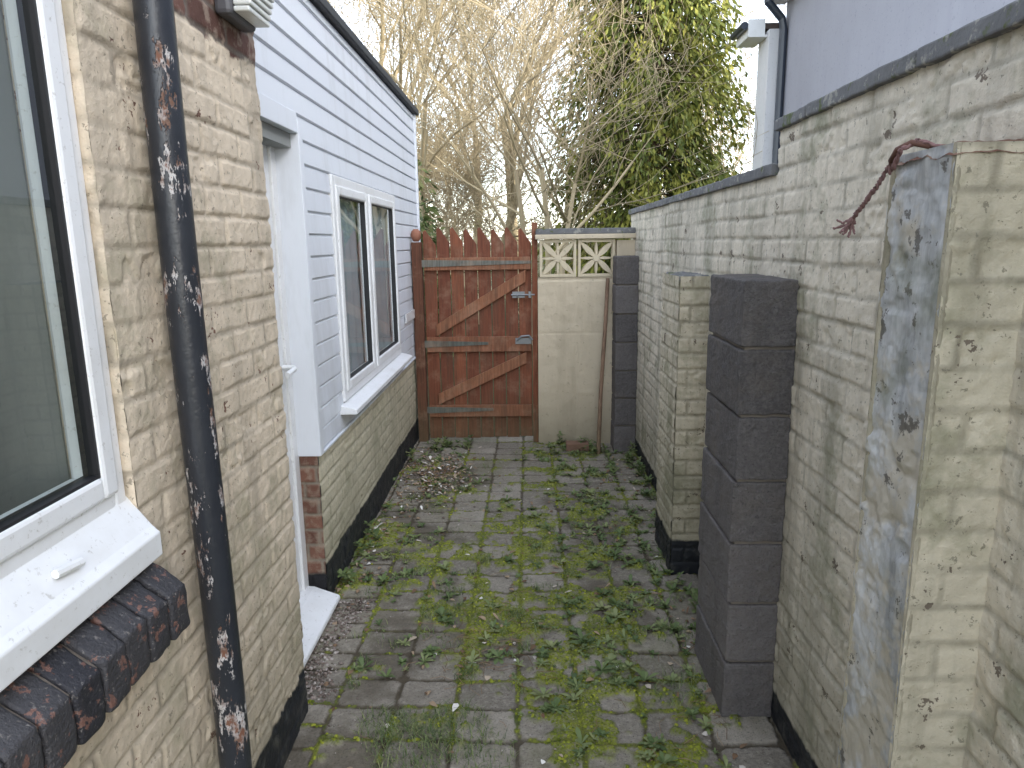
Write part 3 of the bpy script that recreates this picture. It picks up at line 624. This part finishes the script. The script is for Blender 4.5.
# ---------------------------------------------------------------- neighbouring white house
wh=empty('white_house')
def hb(name,b,mat,bev=0): return b.obj(name,mat,wh,bev)
HX,HY=3.74,11.0
b=MB(); b.box(HX,11.5,-5,HY,-.03,5.08); hb('walls',b,mat_house_shaded)
b=MB(); b.box(3.52,11.5,HY+.01,11.5,-.03,4.62); hb('rear_wall',b,mat_house_lit)
mat_tile=m_simple('roof_tiles',(.10,.075,.065),.85,20,.02,.4)
b=MB(); b.prism([(HX-.25,5.06),(11.9,5.06),(11.9,5.19),(7.9,8.2),(HX-.25,5.19)],'y',-5.3,HY+.1); b.prism([(3.26,4.66),(11.8,4.66),(11.8,4.74),(3.26,4.74)],'y',HY+.15,11.7); hb('roof',b,mat_tile)
b=MB(); b.box(HX-.27,HX-.23,-5.3,HY+.12,4.96,5.15); b.box(HX-.23,HX,-5.3,HY+.09,4.96,5.00); b.box(3.24,3.28,HY+.12,11.7,4.54,4.72); b.box(3.28,3.52,HY+.13,11.7,4.54,4.58); b.box(3.24,HX-.26,HY+.10,HY+.128,4.54,4.78); hb('fascia_soffit',b,mat_upvc)
b=MB(); b.tube([(HX-.32,-5.3,5.13),(HX-.32,HY+.12,5.13)],.055,10); b.tube([(3.19,HY+.12,4.70),(3.19,11.7,4.70)],.055,10)
b.tube([(HX-.32,HY-.1,5.10),(HX-.30,HY-.1,4.95),(HX-.09,HY-.1,4.72),(HX-.06,HY-.1,4.58),(HX-.06,HY-.1,0)],.055,10); hb('gutters',b,mat_gutter)
# ---------------------------------------------------------------- trees
def bare_mesh(name,seed,H=8.,lev=5,spread=.55,stems=1,rt=.10,keep=1.,rmin=.0045):
    R=random.Random(seed); b=MB()
    def grow(p,d,L,r,l):
        ns=4 if l<3 else 3; pts=[p]; rad=[r]; dirs=[]
        for i in range(ns):
            d=(d+Vector((R.uniform(-1,1),R.uniform(-1,1),R.uniform(-.6,1.)))*(.12+.035*l)).normalized()
            p=p+d*(L/ns); pts.append(p); rr=max(rmin,r*(1-(i+1)/ns*.45)); rad.append(rr); dirs.append((p,d,rr))
        b.tube(pts,rad,6 if l<2 else 3,R.random(),False)
        if l>=lev: return
        for i,(q,dd,rr) in enumerate(dirs):
            if l==0 and i==0: continue
            if l>=2 and i<ns-1 and R.random()>keep: continue
            kids=1 if i<ns-1 else 2
            for k in range(kids):
                ax=Vector((R.uniform(-1,1),R.uniform(-1,1),R.uniform(-.4,.6))).normalized()
                nd=(dd*(1-spread*.5)+ax*spread*R.uniform(.7,1.3)+Vector((0,0,.08))).normalized()
                grow(q,nd,L*R.uniform(.58,.80),rr*R.uniform(.5,.68),l+1)
    for s in range(stems):
        a=s*6.28/stems+.5; grow(Vector((.15*math.cos(a),.15*math.sin(a),0)) if stems>1 else Vector((0,0,0)),Vector((math.cos(a)*.22*(stems>1),math.sin(a)*.22*(stems>1),1)).normalized(),H*.38,rt,0)
    me=bpy.data.meshes.new(name); me.from_pydata(b.v,[],b.f); at=me.attributes.new('rnd','FLOAT','POINT'); at.data.foreach_set('value',np.array(b.a,dtype=np.float32)); smooth(me); me.materials.append(mat_bark); return me
tm=[bare_mesh('bare_a',1,9.,5,.62,1,.10,.9),bare_mesh('bare_b',2,7.5,4,.75,3,.06,.85),bare_mesh('bare_c',5,10.,5,.6,1,.12,.9),bare_mesh('bare_d',9,5.,5,.8,4,.05,.8)]
places=[(.25,11.5,1.0,.3,1),(-1.6,13,1.0,1.3,0),(-.7,15.5,1.0,4.1,0),(-2.8,17,1.3,2.2,2),(4.9,20,1.1,4,1),(-.2,20,1.3,2.7,2),(1.3,25,1.4,5.2,0),(6.6,27,1.4,.8,0),(-4.6,22,1.4,3.3,0),(-1.9,26,1.5,.4,2),
 (-1.1,14.5,1.0,.9,3),(-2.4,19,1.3,2.0,3),(4.4,23,1.5,1.1,3)]
for i,(x,y,s,rz,k) in enumerate(places):
    o=bpy.data.objects.new('bare_tree',tm[k]); o.location=(x,y,-.05); o.scale=(s,s,s); o.rotation_euler=(0,0,rz); link(o)
def leafcloud(name,pts_dirs,mat,parent=None):
    P,D,S,A=pts_dirs; n=len(P)
    up=rs.normal(size=(n,3)); X=np.cross(D,up); X/=np.linalg.norm(X,axis=1)[:,None]+1e-9
    v=np.empty((n,4,3)); v[:,0]=P; v[:,1]=P+D*S[:,None]*.55+X*S[:,None]*.18; v[:,2]=P+D*S[:,None]; v[:,3]=P+D*S[:,None]*.5-X*S[:,None]*.18
    me=bpy.data.meshes.new(name); me.vertices.add(n*4); me.vertices.foreach_set('co',v.reshape(-1).astype(np.float32)); me.loops.add(n*4); me.loops.foreach_set('vertex_index',np.arange(n*4,dtype=np.int32)); me.polygons.add(n); me.polygons.foreach_set('loop_start',np.arange(0,n*4,4,dtype=np.int32))
    try: me.polygons.foreach_set('loop_total',np.full(n,4,dtype=np.int32))
    except Exception: pass
    at=me.attributes.new('rnd','FLOAT','POINT'); at.data.foreach_set('value',np.repeat(A,4).astype(np.float32)); me.update(calc_edges=True); me.materials.append(mat); return link(bpy.data.objects.new(name,me),parent)
def conifer(x,y,H,R,seed):
    e=empty('conifer_tree'); r=np.random.RandomState(seed); b=MB(); b.tube([(x,y,0),(x+.1,y,H*.5),(x,y,H*.97)],[.22,.13,.02],8)
    P=[];D=[];S=[];A=[]
    nb_=440
    for i in range(nb_):
        f=(i+.5)/nb_; z=.4+f*(H-.9); a=i*2.399+r.uniform(-.3,.3); env=R*(1-f)**.55*(.70+.45*r.rand())+.12
        ca,sa=math.cos(a),math.sin(a); rise=r.uniform(.05,.45)
        pts=[(x,y,z)]
        clump=r.uniform(-.25,.22)
        for k in range(1,9):
            t=k/8; px=x+ca*env*t; py=y+sa*env*t; pz=z+rise*env*t-.75*env*t*t*(.5+.5*(1-f)); pts.append((px,py,pz))
            m=int(16+26*t)
            if t>.3:
                off=r.normal(size=(m,3))*np.array([.11,.11,.16])*(.6+.6*env*.5); c=np.array([px,py,pz-.05])
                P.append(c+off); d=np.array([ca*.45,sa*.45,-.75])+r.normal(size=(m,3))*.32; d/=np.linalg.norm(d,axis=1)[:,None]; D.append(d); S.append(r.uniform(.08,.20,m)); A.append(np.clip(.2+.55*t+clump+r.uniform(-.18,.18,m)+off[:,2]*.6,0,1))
        b.tube(pts[::2],[.03,.022,.016,.01,.005],4,0,False)
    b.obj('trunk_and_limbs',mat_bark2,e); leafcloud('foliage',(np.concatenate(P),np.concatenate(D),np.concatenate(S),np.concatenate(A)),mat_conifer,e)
conifer(2.45,15.,14.,1.95,4)
def shrub(name,cx,cy,rx,ry,h,n,mat,seed):
    r=np.random.RandomState(seed); nc=int(n/60); P=[];D=[];S=[];A=[]
    for i in range(nc):
        c=np.array([cx+r.uniform(-rx,rx),cy+r.uniform(-ry,ry),h*r.rand()**.7*(.7+.3*math.sin(i))]); m=60
        d=r.normal(size=(m,3)); d/=np.linalg.norm(d,axis=1)[:,None]; P.append(c+d*r.uniform(.05,.28,(m,1))); D.append(d*.6+np.array([0,-.2,-.4])); S.append(r.uniform(.06,.15,m)); A.append(np.clip(r.rand()*.5+r.rand(m)*.5,0,1))
    D=np.concatenate(D); D/=np.linalg.norm(D,axis=1)[:,None]; leafcloud(name,(np.concatenate(P),D,np.concatenate(S),np.concatenate(A)),mat)
shrub('ivy_bush',-1.55,9.5,.45,.5,2.7,5500,mat_ivy,1)
shrub('hedge',0,24,9,.8,3.3,22000,mat_ivy,3)
# ---------------------------------------------------------------- light, sky, camera
el=math.radians(25); az=math.atan2(.80,-.60)
w=bpy.data.worlds.new('World'); scene.world=w; w.use_nodes=True; nt=w.node_tree; bg=nt.nodes['Background']
sk=nt.nodes.new('ShaderNodeTexSky'); sk.sky_type='NISHITA'; sk.sun_disc=False; sk.sun_elevation=el; sk.sun_rotation=az; sk.air_density=1.0; sk.dust_density=1.2; sk.ozone_density=1.2
hs=nt.nodes.new('ShaderNodeHueSaturation'); hs.inputs['Saturation'].default_value=.45; nt.links.new(sk.outputs[0],hs.inputs['Color'])
nt.links.new(hs.outputs[0],bg.inputs[0]); bg.inputs[1].default_value=.85
sd=bpy.data.lights.new('sun','SUN'); sd.energy=5; sd.angle=math.radians(.5); sd.color=(1,.93,.80)
so=bpy.data.objects.new('sun',sd); dv=Vector((.80*math.cos(el),-.60*math.cos(el),math.sin(el))); so.rotation_euler=dv.to_track_quat('Z','Y').to_euler(); so.location=(5,-5,8); link(so)
cd=bpy.data.cameras.new('camera'); cd.sensor_width=36; cd.lens=36*700/1024; cd.clip_start=.05; cd.clip_end=1500
co=bpy.data.objects.new('camera',cd); R=Matrix.Rotation(.02517,3,'Z')@Matrix.Rotation(PI/2-.19982,3,'X')@Matrix.Rotation(math.radians(-.8),3,'Z')
co.matrix_world=Matrix.Translation((0,0,1.65))@R.to_4x4(); link(co); scene.camera=co
